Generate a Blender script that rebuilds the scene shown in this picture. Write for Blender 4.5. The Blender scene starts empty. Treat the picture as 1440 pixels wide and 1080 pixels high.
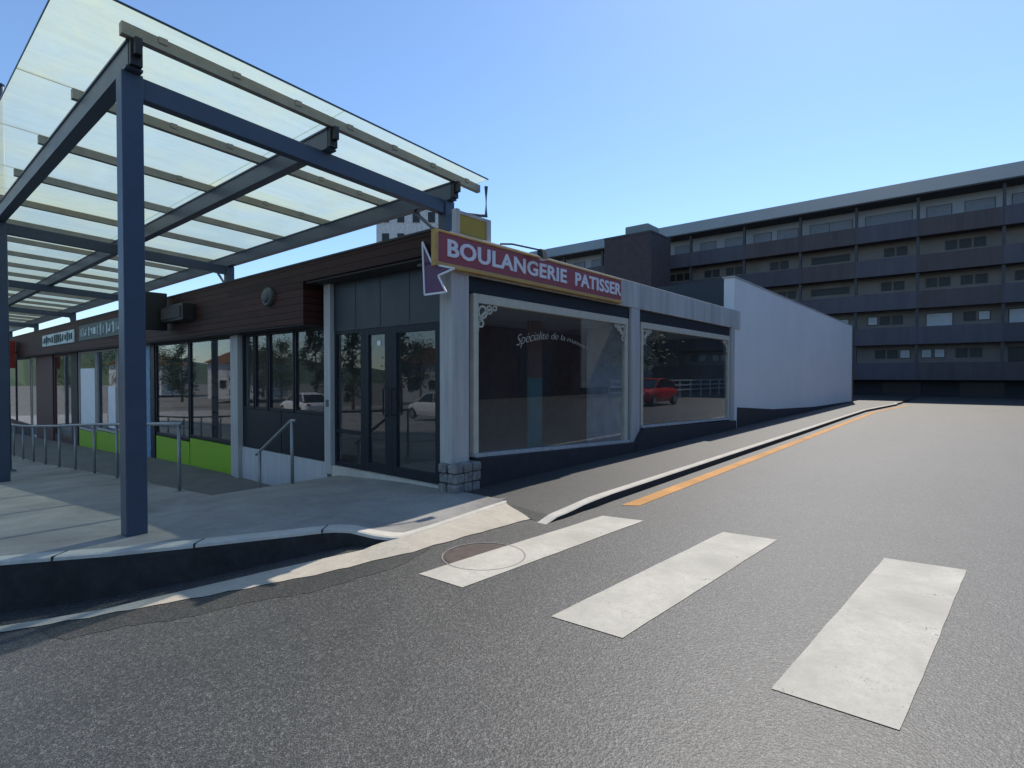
import bpy, bmesh, math, random
from math import radians as R, sin, cos, pi
from mathutils import Vector
random.seed(7)
sc = bpy.context.scene
col = sc.collection

# ------------------------------------------------------------------ camera, sky, sun
CAM_Z = 1.55
cam = bpy.data.cameras.new('camera'); camo = bpy.data.objects.new('camera', cam); col.objects.link(camo)
cam.sensor_width = 36.0; cam.lens = 766.0/1440*36; cam.clip_end = 6000; cam.clip_start = 0.05
camo.location = (0, 0, CAM_Z); camo.rotation_euler = (R(90-0.9), 0, 0)
sc.camera = camo

SUN_AZ, SUN_EL = 30.2, 50.5          # degrees right of the view axis, elevation
w = bpy.data.worlds.new("World"); sc.world = w; w.use_nodes = True
nt = w.node_tree; nt.nodes.clear()
sky = nt.nodes.new('ShaderNodeTexSky'); sky.sky_type = 'NISHITA'; sky.sun_disc = False
sky.sun_elevation = R(SUN_EL); sky.sun_rotation = R(SUN_AZ)
sky.air_density = 1.0; sky.dust_density = 0.22; sky.ozone_density = 3.0; sky.altitude = 0
bg = nt.nodes.new('ShaderNodeBackground'); bg.inputs[1].default_value = 0.15
wo = nt.nodes.new('ShaderNodeOutputWorld')
wb = nt.nodes.new('ShaderNodeMix'); wb.data_type = 'RGBA'; wb.blend_type = 'MULTIPLY'; wb.inputs[0].default_value = 1.0
wb.inputs[7].default_value = (.90, 1.0, 1.08, 1)      # the camera's cool white balance
nt.links.new(sky.outputs[0], wb.inputs[6]); nt.links.new(wb.outputs[2], bg.inputs[0]); nt.links.new(bg.outputs[0], wo.inputs[0])

sl = bpy.data.lights.new('sun', 'SUN'); sl.energy = 4.1; sl.angle = R(0.53); sl.color = (1.0, 0.93, 0.82)
so = bpy.data.objects.new('sun', sl); col.objects.link(so)
dvec = Vector((sin(R(SUN_AZ))*cos(R(SUN_EL)), cos(R(SUN_AZ))*cos(R(SUN_EL)), sin(R(SUN_EL))))
so.rotation_euler = dvec.to_track_quat('Z', 'Y').to_euler(); so.location = (20, 40, 60)
vs = sc.view_settings; vs.view_transform = 'Standard'; vs.look = 'None'; vs.exposure = 0.2; vs.gamma = 1.0

# ------------------------------------------------------------------ frames
# building frame: x = t (along the bakery window front, away from camera), y = s (along the row of shops, to the left)
TH = math.atan2(.7654, .6435)
UR = (cos(TH), sin(TH)); UL = (-sin(TH), cos(TH)); CO = (-.765, 7.33)
def W(t, s, z=0): return (CO[0]+t*UR[0]+s*UL[0], CO[1]+t*UR[1]+s*UL[1], z)
def TS(x, y):
    dx, dy = x-CO[0], y-CO[1]
    return dx*UR[0]+dy*UR[1], dx*UL[0]+dy*UL[1]
def lerp(a, b, f): return a+(b-a)*f
def interp(tab, x):
    if x <= tab[0][0]: return tab[0][1]
    for (x0, y0), (x1, y1) in zip(tab, tab[1:]):
        if x <= x1: return lerp(y0, y1, (x-x0)/(x1-x0))
    return tab[-1][1]
def smooth_interp(tab, x, wd):
    n = 7
    return sum(interp(tab, x+wd*(i/(n-1)-.5)) for i in range(n))/n

INFO = {}
def tag(o, label=None, cat=None, group=None, kind=None):
    if label: o['label'] = label
    if cat: o['category'] = cat
    if group: o['group'] = group
    if kind: o['kind'] = kind
    return o
def thing(name, label, cat, base=(0, 0, 0), group=None, frame='B'):
    o = bpy.data.objects.new(name, None); col.objects.link(o); o.empty_display_size = .2
    if frame == 'B': o.location = W(*base); o.rotation_euler = (0, 0, TH)
    else: o.location = base
    INFO[o.name] = (Vector(base), frame)
    return tag(o, label, cat, group)

class MB:
    def __init__(self): self.v = []; self.f = []
    def add(self, vs, fs):
        b = len(self.v); self.v += [tuple(p) for p in vs]; self.f += [tuple(i+b for i in f) for f in fs]; return self
    def hexa(self, p):   # p: 4 bottom, 4 top in the same order
        return self.add(p, [(3,2,1,0),(4,5,6,7),(0,1,5,4),(1,2,6,5),(2,3,7,6),(3,0,4,7)])
    def drop_top(self): del self.f[1]; return self
    def box(self, x0, x1, y0, y1, z0, z1):
        if x0 > x1: x0, x1 = x1, x0
        if y0 > y1: y0, y1 = y1, y0
        if z0 > z1: z0, z1 = z1, z0
        return self.hexa([(x0,y0,z0),(x1,y0,z0),(x1,y1,z0),(x0,y1,z0),(x0,y0,z1),(x1,y0,z1),(x1,y1,z1),(x0,y1,z1)])
    def prism(self, pts, vec):   # polygon extruded
        n = len(pts); q = [tuple(a+b for a, b in zip(p, vec)) for p in pts]
        return self.add(list(pts)+q, [tuple(range(n))[::-1], tuple(range(n, 2*n))]+[(i,(i+1)%n,(i+1)%n+n,i+n) for i in range(n)])
    def tube(self, path, r, n=10, r1=None):
        P = [Vector(p) for p in path]; rings = []
        m = len(P)
        for i, p in enumerate(P):
            d = (P[min(i+1, m-1)]-P[max(i-1, 0)]).normalized()
            a = Vector((0,0,1)) if abs(d.z) < .9 else Vector((1,0,0))
            u = d.cross(a).normalized(); v = d.cross(u)
            rr = r if r1 is None else lerp(r, r1, i/(m-1))
            rings.append([p+u*rr*cos(2*pi*k/n)+v*rr*sin(2*pi*k/n) for k in range(n)])
        b = [x for ring in rings for x in ring]; fs = []
        for i in range(m-1):
            for k in range(n): fs.append((i*n+k, i*n+(k+1)%n, (i+1)*n+(k+1)%n, (i+1)*n+k))
        fs.append(tuple(range(n))[::-1]); fs.append(tuple((m-1)*n+k for k in range(n)))
        return self.add(b, fs)
    def lathe(self, prof, c, axis='z', n=24):   # prof: (r, h)
        b = []; fs = []
        for r, h in prof:
            for k in range(n):
                a = 2*pi*k/n; x, y = r*cos(a), r*sin(a)
                if axis == 'z': p = (c[0]+x, c[1]+y, c[2]+h)
                elif axis == 'x': p = (c[0]+h, c[1]+x, c[2]+y)
                else: p = (c[0]+x, c[1]+h, c[2]+y)
                b.append(p)
        m = len(prof)
        for i in range(m-1):
            for k in range(n): fs.append((i*n+k, i*n+(k+1)%n, (i+1)*n+(k+1)%n, (i+1)*n+k))
        fs.append(tuple(range(n))[::-1]); fs.append(tuple((m-1)*n+k for k in range(n)))
        return self.add(b, fs)
    def build(self, name, mat, parent=None, base=None, frame='B', bev=0, smooth=False, recalc=True):
        if parent is not None: base, frame = INFO[parent.name]
        elif base is None: base = Vector((0, 0, 0))
        base = Vector(base)
        me = bpy.data.meshes.new(name)
        me.from_pydata([tuple(Vector(p)-base) for p in self.v], [], self.f)
        if recalc:
            bm = bmesh.new(); bm.from_mesh(me); bmesh.ops.recalc_face_normals(bm, faces=bm.faces[:]); bm.to_mesh(me); bm.free()
        if smooth:
            for p in me.polygons: p.use_smooth = True
        me.materials.append(mat); me.update()
        o = bpy.data.objects.new(name, me); col.objects.link(o)
        if parent is not None: o.parent = parent
        elif frame == 'B': o.location = W(*base); o.rotation_euler = (0, 0, TH)
        else: o.location = base
        INFO[o.name] = (base, frame)
        if bev:
            m = o.modifiers.new('bevel', 'BEVEL'); m.width = bev; m.segments = 2; m.limit_method = 'ANGLE'; m.harden_normals = False
        return o
def B(*a): return MB().box(*a)

def text_mesh(body, size, offset=0.0, extrude=0.004, shear=0.0, spacing=1.0):
    cu = bpy.data.curves.new('lettering', 'FONT'); cu.body = body; cu.size = size; cu.offset = offset
    cu.extrude = extrude; cu.shear = shear; cu.space_character = spacing; cu.resolution_u = 3
    o = bpy.data.objects.new('lettering', cu); col.objects.link(o)
    bpy.context.view_layer.update()
    me = bpy.data.meshes.new_from_object(o.evaluated_get(bpy.context.evaluated_depsgraph_get()))
    vs = [tuple(v.co) for v in me.vertices]; fs = [tuple(p.vertices) for p in me.polygons]
    bpy.data.objects.remove(o); bpy.data.curves.remove(cu); bpy.data.meshes.remove(me)
    return vs, fs

# ------------------------------------------------------------------ materials
def newmat(name):
    m = bpy.data.materials.new(name); m.use_nodes = True; m.node_tree.nodes.clear()
    return m, m.node_tree.nodes, m.node_tree.links
def noise(n, l, vec, scale, detail=6, rough=.6, dist=0):
    x = n.new('ShaderNodeTexNoise'); x.inputs['Scale'].default_value = scale; x.inputs['Detail'].default_value = detail
    x.inputs['Roughness'].default_value = rough; x.inputs['Distortion'].default_value = dist
    l.new(vec, x.inputs['Vector']); return x.outputs['Fac']
def ramp(n, l, fac, stops):
    r = n.new('ShaderNodeValToRGB'); e = r.color_ramp.elements
    while len(e) < len(stops): e.new(.5)
    for el, (p, c) in zip(e, stops):
        el.position = p; el.color = (c, c, c, 1) if not isinstance(c, tuple) else (c+(1,))
    l.new(fac, r.inputs[0]); return r.outputs[0]
def mix(n, l, fac, a, b, mode='MIX'):
    m = n.new('ShaderNodeMix'); m.data_type = 'RGBA'; m.blend_type = mode
    for sock, v in ((m.inputs[0], fac), (m.inputs[6], a), (m.inputs[7], b)):
        if isinstance(v, (int, float)): sock.default_value = v
        elif isinstance(v, tuple): sock.default_value = v+(1,)
        else: l.new(v, sock)
    return m.outputs[2]
def math_(n, l, op, a, b=0.0):
    m = n.new('ShaderNodeMath'); m.operation = op
    for sock, v in ((m.inputs[0], a), (m.inputs[1], b)):
        if isinstance(v, (int, float)): sock.default_value = v
        else: l.new(v, sock)
    return m.outputs[0]
def bsdf(n, l, base, rough=.6, metal=0.0, bumpfac=None, bump=.1, bdist=.01, spec=.5):
    p = n.new('ShaderNodeBsdfPrincipled'); o = n.new('ShaderNodeOutputMaterial')
    if isinstance(base, tuple): p.inputs['Base Color'].default_value = base+(1,)
    else: l.new(base, p.inputs['Base Color'])
    if isinstance(rough, (int, float)): p.inputs['Roughness'].default_value = rough
    else: l.new(rough, p.inputs['Roughness'])
    p.inputs['Metallic'].default_value = metal; p.inputs['Specular IOR Level'].default_value = spec
    if bumpfac is not None:
        b = n.new('ShaderNodeBump'); b.inputs['Strength'].default_value = bump; b.inputs['Distance'].default_value = bdist
        l.new(bumpfac, b.inputs['Height']); l.new(b.outputs[0], p.inputs['Normal'])
    l.new(p.outputs[0], o.inputs[0]); return p
def coords(n): return n.new('ShaderNodeTexCoord').outputs['Object']
def mapping(n, l, vec, scale):
    m = n.new('ShaderNodeMapping'); m.inputs['Scale'].default_value = scale; l.new(vec, m.inputs[0]); return m.outputs[0]

def plain(name, c, rough=.6, metal=0.0, var=.25, scale=3.0, bump=.05, streak=False, spec=.5):
    """one colour with soft weathering (blotches, fine grain, optional vertical streaks)"""
    m, n, l = newmat(name); v = coords(n)
    a = noise(n, l, v, scale, 8, .65)
    if streak: a = noise(n, l, mapping(n, l, v, (6, 6, .5)), scale*.6, 8, .65)
    f = noise(n, l, v, 60, 4, .6)
    ca = tuple(x*(1-var) for x in c); cb = tuple(min(1, x*(1+var)) for x in c)
    base = mix(n, l, ramp(n, l, a, [(.3, 0.0), (.7, 1.0)]), ca, cb)
    base = mix(n, l, .25, base, ramp(n, l, f, [(.3, .35), (.7, .65)]), 'OVERLAY')
    rr = math_(n, l, 'ADD', math_(n, l, 'MULTIPLY', a, .25), rough-.12)
    bsdf(n, l, base, rr, metal, f, bump, .004, spec)
    return m

def asphalt(name, c0, c1, speck, worn=True):
    m, n, l = newmat(name); v = coords(n)
    vor = n.new('ShaderNodeTexVoronoi'); vor.inputs['Scale'].default_value = 60; l.new(v, vor.inputs['Vector'])
    vor2 = n.new('ShaderNodeTexVoronoi'); vor2.inputs['Scale'].default_value = 130; l.new(v, vor2.inputs['Vector'])
    big = noise(n, l, v, .45, 7, .62, .4); mid = noise(n, l, v, 3.5, 8, .7, .3); grain = noise(n, l, v, 38, 4, .7)
    base = mix(n, l, ramp(n, l, big, [(.36, 0.0), (.64, 1.0)]), c0, c1)
    base = mix(n, l, ramp(n, l, mid, [(.38, 0.0), (.68, .55)]), base, tuple(x*.66 for x in c0))
    if worn:
        rot = n.new('ShaderNodeMapping'); rot.inputs['Rotation'].default_value = (0, 0, -TH); rot.inputs['Scale'].default_value = (1, 1, 1); l.new(v, rot.inputs[0])
        tr = noise(n, l, mapping(n, l, rot.outputs[0], (.05, .75, 1)), 1.0, 4, .6, .2)       # worn wheel paths along the road
        base = mix(n, l, ramp(n, l, tr, [(.40, 0.0), (.62, .45)]), base, tuple(x*1.25 for x in c1))
        ol_ = noise(n, l, v, 1.1, 3, .5, 1.2)
        base = mix(n, l, ramp(n, l, ol_, [(.66, 0.0), (.74, .45)]), base, tuple(x*.5 for x in c0))   # old oil and damp stains
        ck = n.new('ShaderNodeTexVoronoi'); ck.feature = 'DISTANCE_TO_EDGE'; ck.inputs['Scale'].default_value = .33
        wv = n.new('ShaderNodeVectorMath'); wv.operation = 'ADD'; l.new(v, wv.inputs[0])
        nz = n.new('ShaderNodeTexNoise'); nz.inputs['Scale'].default_value = 2.5; nz.inputs['Detail'].default_value = 8; l.new(v, nz.inputs['Vector'])
        l.new(nz.outputs['Color'], wv.inputs[1]); l.new(wv.outputs[0], ck.inputs['Vector'])
        line = ramp(n, l, ck.outputs['Distance'], [(.0, 1.0), (.0028, 0.0)])
        gate = ramp(n, l, noise(n, l, v, .35, 2, .5), [(.52, 0.0), (.60, .8)])
        base = mix(n, l, math_(n, l, 'MULTIPLY', line, gate), base, (.02, .02, .02))
    base = mix(n, l, ramp(n, l, vor.outputs['Color'], [(.48, 0.0), (.80, .55)]), base, speck)
    base = mix(n, l, ramp(n, l, vor2.outputs['Distance'], [(.28, 0.0), (.56, .85)]), base, (.016, .016, .015))
    base = mix(n, l, ramp(n, l, grain, [(.38, .65), (.52, 0.0)]), base, tuple(x*.3 for x in c0))
    h = math_(n, l, 'ADD', vor.outputs['Distance'], math_(n, l, 'MULTIPLY', vor2.outputs['Distance'], .6))
    bsdf(n, l, base, .54, 0, h, .25, .006, .55)
    return m
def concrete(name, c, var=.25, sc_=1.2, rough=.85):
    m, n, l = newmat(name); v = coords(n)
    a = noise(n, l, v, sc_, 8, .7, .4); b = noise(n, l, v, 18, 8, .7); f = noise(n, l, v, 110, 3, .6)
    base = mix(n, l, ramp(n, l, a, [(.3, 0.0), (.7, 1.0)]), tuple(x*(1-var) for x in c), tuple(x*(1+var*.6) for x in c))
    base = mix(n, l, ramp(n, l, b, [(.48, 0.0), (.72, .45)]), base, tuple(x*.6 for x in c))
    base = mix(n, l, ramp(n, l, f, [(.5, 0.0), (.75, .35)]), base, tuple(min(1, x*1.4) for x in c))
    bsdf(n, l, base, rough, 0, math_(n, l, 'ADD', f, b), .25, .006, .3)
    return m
def road_paint(name, c, lo=.60, hi=.66):
    """paint worn through to the road in pits and chips (open holes), greyed by traffic"""
    m, n, l = newmat(name); v = coords(n)
    a = noise(n, l, v, 2.0, 10, .74, .4); f = noise(n, l, v, 65, 4, .7); g = noise(n, l, v, 1.1, 6, .65, .5); d = noise(n, l, v, 14, 8, .7)
    base = mix(n, l, ramp(n, l, g, [(.3, 0.0), (.7, 1.0)]), tuple(x*.58 for x in c), c)
    base = mix(n, l, ramp(n, l, d, [(.45, 0.0), (.75, .6)]), base, tuple(x*.62 for x in c))
    base = mix(n, l, ramp(n, l, f, [(.48, 0.0), (.75, .5)]), base, tuple(x*.5 for x in c))
    s = math_(n, l, 'ADD', math_(n, l, 'MULTIPLY', a, .5), math_(n, l, 'MULTIPLY', f, .5))
    p = bsdf(n, l, base, .75, 0, f, .35, .004, .3)
    l.new(ramp(n, l, s, [(lo, 1.0), (hi, 0.0)]), p.inputs['Alpha'])
    return m
def planks(name, c, pitch=.12):
    m, n, l = newmat(name); v = coords(n)
    sx = n.new('ShaderNodeSeparateXYZ'); l.new(v, sx.inputs[0])
    z = math_(n, l, 'DIVIDE', sx.outputs[2], pitch)
    fr = math_(n, l, 'FRACT', z); idx = math_(n, l, 'FLOOR', z)
    groove = ramp(n, l, fr, [(0.0, 0.0), (.08, 1.0), (.92, 1.0), (1.0, 0.0)])
    cx = n.new('ShaderNodeCombineXYZ'); l.new(idx, cx.inputs[2])
    l.new(math_(n, l, 'FLOOR', math_(n, l, 'ADD', math_(n, l, 'DIVIDE', sx.outputs[1], 2.6), math_(n, l, 'MULTIPLY', idx, .37))), cx.inputs[1])
    wn = n.new('ShaderNodeTexWhiteNoise'); l.new(cx.outputs[0], wn.inputs['Vector'])
    grain = noise(n, l, mapping(n, l, v, (1, 1.2, 30)), 3, 8, .7)
    base = mix(n, l, wn.outputs['Value'], tuple(x*.65 for x in c), tuple(x*1.35 for x in c))
    base = mix(n, l, ramp(n, l, grain, [(.35, 0.0), (.7, .6)]), base, tuple(x*.5 for x in c))
    base = mix(n, l, groove, tuple(x*.15 for x in c), base)
    bsdf(n, l, base, .55, 0, math_(n, l, 'ADD', groove, math_(n, l, 'MULTIPLY', grain, .15)), .6, .01, .18)
    return m
def facing_fresnel(n, l, f0):
    lw = n.new('ShaderNodeLayerWeight'); lw.inputs[0].default_value = .5
    return math_(n, l, 'ADD', math_(n, l, 'MULTIPLY', math_(n, l, 'POWER', lw.outputs['Facing'], 5.0), 1-f0), f0)
def window_glass(name, tint=(.95, .97, .97), film=.018):
    m, n, l = newmat(name); v = coords(n)
    t = n.new('ShaderNodeBsdfTransparent'); t.inputs[0].default_value = tint+(1,)
    df = n.new('ShaderNodeBsdfDiffuse'); df.inputs[0].default_value = (.5, .5, .5, 1)
    sm = noise(n, l, mapping(n, l, v, (1, 1, .35)), 2.2, 8, .65, .5)
    m0 = n.new('ShaderNodeMixShader'); l.new(ramp(n, l, sm, [(.3, film*.4), (.75, film*1.7)]), m0.inputs[0]); l.new(t.outputs[0], m0.inputs[1]); l.new(df.outputs[0], m0.inputs[2])
    g = n.new('ShaderNodeBsdfGlossy'); g.inputs['Roughness'].default_value = .015; g.inputs[0].default_value = (.95, .97, 1, 1)
    mx = n.new('ShaderNodeMixShader'); l.new(facing_fresnel(n, l, .045), mx.inputs[0]); l.new(m0.outputs[0], mx.inputs[1]); l.new(g.outputs[0], mx.inputs[2])
    o = n.new('ShaderNodeOutputMaterial'); l.new(mx.outputs[0], o.inputs[0]); return m
def roof_glass(name):
    m, n, l = newmat(name); v = coords(n)
    d = noise(n, l, v, .7, 8, .65, .6); e = noise(n, l, v, 6, 8, .7); sp = noise(n, l, v, 26, 3, .6)
    colr = mix(n, l, ramp(n, l, d, [(.42, 0.0), (.70, 1.0)]), (.56, .66, .57), (.62, .66, .40))
    colr = mix(n, l, ramp(n, l, e, [(.52, 0.0), (.82, .45)]), colr, (.42, .46, .34))
    colr = mix(n, l, ramp(n, l, sp, [(.68, 0.0), (.76, .6)]), colr, (.22, .22, .15))     # leaves and droppings on top
    tl = n.new('ShaderNodeBsdfTranslucent'); l.new(colr, tl.inputs[0])
    tr = n.new('ShaderNodeBsdfTransparent'); tr.inputs[0].default_value = (.76, .90, .86, 1)
    m1 = n.new('ShaderNodeMixShader'); oi = n.new('ShaderNodeObjectInfo').outputs['Random']
    colr = mix(n, l, math_(n, l, 'MULTIPLY', oi, .45), colr, (.46, .58, .58))
    strk = noise(n, l, mapping(n, l, v, (.35, 3, 1)), 2.2, 7, .65, .3)
    colr = mix(n, l, ramp(n, l, strk, [(.42, 0.0), (.72, .5)]), colr, (.44, .50, .42))
    l.new(colr, tl.inputs[0]); l.new(ramp(n, l, d, [(.3, .38), (.7, .22)]), m1.inputs[0]); l.new(tl.outputs[0], m1.inputs[1]); l.new(tr.outputs[0], m1.inputs[2])
    g = n.new('ShaderNodeBsdfGlossy'); g.inputs['Roughness'].default_value = .08
    m2 = n.new('ShaderNodeMixShader'); l.new(facing_fresnel(n, l, .04), m2.inputs[0]); l.new(m1.outputs[0], m2.inputs[1]); l.new(g.outputs[0], m2.inputs[2])
    o = n.new('ShaderNodeOutputMaterial'); l.new(m2.outputs[0], o.inputs[0]); return m
def stonework(name):
    m, n, l = newmat(name); v = coords(n)
    a = noise(n, l, v, 9, 8, .7); b = noise(n, l, v, 45, 5, .7)
    base = mix(n, l, ramp(n, l, a, [(.3, 0.0), (.7, 1.0)]), (.10, .10, .10), (.34, .33, .31))
    bsdf(n, l, base, .9, 0, math_(n, l, 'ADD', a, math_(n, l, 'MULTIPLY', b, .4)), .9, .03, .2); return m
def foliage(name, c):
    m, n, l = newmat(name)
    oi = n.new('ShaderNodeNewGeometry').outputs['Random Per Island']
    base = mix(n, l, oi, tuple(x*.5 for x in c), tuple(x*1.6 for x in c))
    p = bsdf(n, l, base, .6); return m

M = {}
M['road'] = asphalt('road_asphalt', (.098, .095, .088), (.142, .137, .126), (.29, .282, .26))
M['footway'] = asphalt('footway_asphalt', (.066, .064, .060), (.092, .089, .083), (.17, .165, .155), False)
M['white_paint'] = road_paint('worn_white_road_paint', (.62, .58, .49), .59, .645)
M['orange_paint'] = road_paint('orange_road_paint', (.66, .32, .09), .61, .66)
M['plaza'] = concrete('plaza_concrete', (.30, .285, .262), .4, .8)
M['kerb'] = concrete('kerb_concrete', (.52, .485, .42), .2, 2.5)
M['kerbface'] = concrete('dark_kerb_face', (.038, .036, .036), .5, 4)  # upright kerb faces and joints, much darker than the kerb tops
M['gutter'] = concrete('gutter_concrete', (.47, .42, .34), .2, 2)
M['walk'] = concrete('walkway_concrete', (.16, .16, .16))
M['ground'] = concrete('ground_gravel', (.16, .15, .13))
M['steel'] = plain('canopy_blue_grey_steel', (.046, .068, .108), .42, .0, .12, 2)
M['purlin'] = plain('grey_aluminium', (.25, .24, .21), .5, .1, .2, 4)
M['roofglass'] = roof_glass('frosted_canopy_glass')
M['glass'] = window_glass('window_glass')
M['concrete_wall'] = plain('painted_grey_concrete', (.42, .41, .40), .8, 0, .2, 2.5, .12, True)
M['beam'] = plain('weathered_concrete_beam', (.44, .43, .41), .8, 0, .25, 1.6, .12, True)
M['wood'] = planks('dark_red_timber_planks', (.046, .016, .013))
M['soffit'] = plain('dark_soffit', (.04, .035, .035), .7)
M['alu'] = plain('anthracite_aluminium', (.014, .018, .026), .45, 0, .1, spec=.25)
M['panel'] = plain('dark_blue_panel', (.014, .021, .030), .4, 0, .1)
M['cream'] = plain('cream_window_frame', (.50, .47, .38), .6, 0, .12, 5)
M['plinthdark'] = plain('dark_stone_plinth', (.024, .025, .03), .7, 0, .35, 6, .3)
M['stone'] = stonework('rough_rubble_stone')
M['white_plinth'] = plain('pale_plinth', (.45, .45, .46), .8, 0, .12, 2, .1, True)
M['green'] = plain('lime_green_panel', (.22, .42, .012), .5, 0, .1)
M['poster_white'] = plain('white_poster', (.72, .75, .80), .5, 0, .08)
M['poster_blue'] = plain('blue_poster', (.12, .25, .42), .5, 0, .4, 5)
M['redbrown'] = plain('red_brown_cladding', (.075, .03, .03), .6)
M['interior_dark'] = plain('interior_dark_wall', (.09, .085, .085), .8)
M['interior_grey'] = plain('interior_grey_wall', (.34, .36, .38), .8)
M['interior_brown'] = plain('interior_brown_panel', (.10, .05, .035), .7)
M['interior_teal'] = plain('interior_teal_panel', (.04, .13, .15), .7)
M['tile'] = plain('interior_floor_tile', (.24, .2, .17), .5)
M['sign_red'] = plain('sign_burgundy', (.29, .048, .060), .45, 0, .12, 3)
M['sign_yellow'] = plain('sign_ochre_edge', (.48, .28, .075), .5, 0, .15, 5)
M['letter'] = plain('sign_white_letters', (.72, .70, .74), .5, 0, .06)
M['purple'] = plain('purple_plate', (.10, .035, .10), .5)
M['yellow'] = plain('faded_yellow_board', (.38, .27, .03), .6, 0, .12, 4)
M['black'] = plain('black_metal', (.014, .014, .016), .5, 0, .2)
M['galv'] = plain('galvanised_tube', (.28, .29, .29), .45, .5, .15)
M['shedwhite'] = plain('white_render', (.74, .73, .71), .85, 0, .05, .6, .08)
M['navy'] = plain('dark_navy_cladding', (.035, .04, .05), .6, 0, .15, 2)
M['apt_wall'] = plain('apartment_beige_wall', (.235, .21, .195), .85, 0, .15, .5)
M['apt_top'] = plain('apartment_pale_top_wall', (.36, .38, .42), .5, 0, .1, .5)
M['apt_balc'] = plain('apartment_slate_balcony', (.092, .083, .097), .7, 0, .22, .6, .05, True)
M['apt_balc_brown'] = plain('apartment_brown_balcony', (.09, .07, .07), .7, 0, .25, .6, .05, True)
M['apt_balc_dark'] = plain('apartment_dark_balcony', (.075, .068, .08), .7, 0, .22, .6, .05, True)
M['apt_topglass'] = plain('apartment_top_glazing', (.20, .215, .25), .4, 0, .15)
M['apt_dark'] = plain('apartment_dark_base', (.03, .032, .036), .8, 0, .3, .5)
M['apt_frame'] = plain('apartment_column', (.07, .068, .07), .7)
M['apt_roof'] = plain('apartment_metal_roof_edge', (.20, .24, .235), .6, .0, .12, .4)
M['apt_win'] = plain('apartment_dark_window', (.012, .013, .016), .45, 0, .2)
M['apt_shutter'] = plain('apartment_pale_shutter', (.55, .58, .62), .6, 0, .1)
M['brick'] = plain('dark_brown_brick', (.075, .055, .058), .85, 0, .25, 2, .2)
M['farwhite'] = plain('far_white_facade', (.60, .58, .56), .8)
M['iron'] = plain('cast_iron', (.082, .06, .054), .6, .3, .3, 8, .3)
M['rust'] = plain('rusty_ring', (.24, .19, .175), .8, 0, .3, 8)
M['leaf_dark'] = foliage('dark_conifer_leaves', (.035, .065, .03))
M['leaf'] = foliage('green_leaves', (.06, .10, .03))
M['bark'] = plain('bark', (.09, .065, .05), .9)
M['carred'] = plain('red_car_paint', (.55, .02, .02), .25, 0, .04)
M['carwhite'] = plain('white_car_paint', (.72, .73, .75), .25, 0, .04)
M['carglass'] = plain('car_dark_glass', (.015, .018, .02), .08, 0, .1)
M['tyre'] = plain('tyre_rubber', (.02, .02, .02), .8)
M['rim'] = plain('alloy_rim', (.45, .45, .46), .3, .7)
M['lamp'] = plain('lamp_glass', (.8, .8, .75), .3)
M['lampgrey'] = plain('grey_plastic', (.07, .077, .08), .5)

# ------------------------------------------------------------------ ground, road, plaza
ROADZ = [(-200, -2.6), (-60, -1.5), (-20, -.86), (-8, -.58), (-4.5, -.46), (-3.5, -.385), (-2.2, -.25), (-1.6, -.17), (-1.0, -.108), (-.7, -.1), (200, -.1)]
def zr(x): return smooth_interp(ROADZ, x, .5)
KY = [(-60, -9), (-40, -4), (-14, 2.1), (-8, 3.6), (-4.27, 4.54), (-3.48, 4.74), (-3.0, 4.93), (-1.84, 5.45), (-1.62, 5.47), (-1.35, 5.36), (-1.12, 5.33), (-.83, 5.63), (-.287, 6.40), (-.07, 6.70)]
GY = [(-60, -9.4), (-40, -4.4), (-14, 1.7), (-8, 3.2), (-3.9, 4.13), (-3.47, 4.25), (-2.15, 4.60), (-1.62, 4.72), (-.93, 5.08), (.29, 6.31)]
PZ = [(-50, 0), (1, 0), (3.7, -.17), (8.86, -.48), (12, -.70), (16, -.94), (20, -1.07), (45, -1.92), (80, -3)]
WZ = [(-50, -.6), (6.9, -.6), (12, -.71), (16, -.93), (20, -1.055), (45, -1.90), (80, -2.98)]
GI = [(-60, -9.2), (-40, -4.2), (-14, 1.9), (-8, 3.36), (-3.97, 4.24), (-3.32, 4.42), (-2.25, 4.96), (-1.45, 5.26), (-1.12, 5.33), (-.83, 5.63), (-.287, 6.40), (-.07, 6.70)]  # gutter cut back along the kerb's shadow line; asphalt darkens the shaded strip
KZ = [(-1.75, 0.0), (-1.45, -.03), (-1.12, -.055), (-.83, -.04), (-.07, -.03)]
def P(s): return smooth_interp(PZ, s, 1.5)
def ytop(x):
    if x > -2.83: return 7.33-.8408*(x+.765)
    if x > -4.15: return lerp(7.498, 9.067, (x+4.15)/1.32)
    return 5.761-.8408*(x+2.084)
def kz(x):
    t, s = TS(x, interp(KY, x)); p = P(s)
    return p if x < -1.75 else min(p, interp(KZ, x))

def grid(cols):   # cols: list of equal-length point lists
    m = MB(); n = len(cols[0])
    for c in cols: m.v += c
    for i in range(len(cols)-1):
        for j in range(n-1): m.f.append((i*n+j, (i+1)*n+j, (i+1)*n+j+1, i*n+j+1))
    return m
def frange(a, b, step):
    k = max(1, round((b-a)/step)); return [a+(b-a)*i/k for i in range(k+1)]

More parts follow.
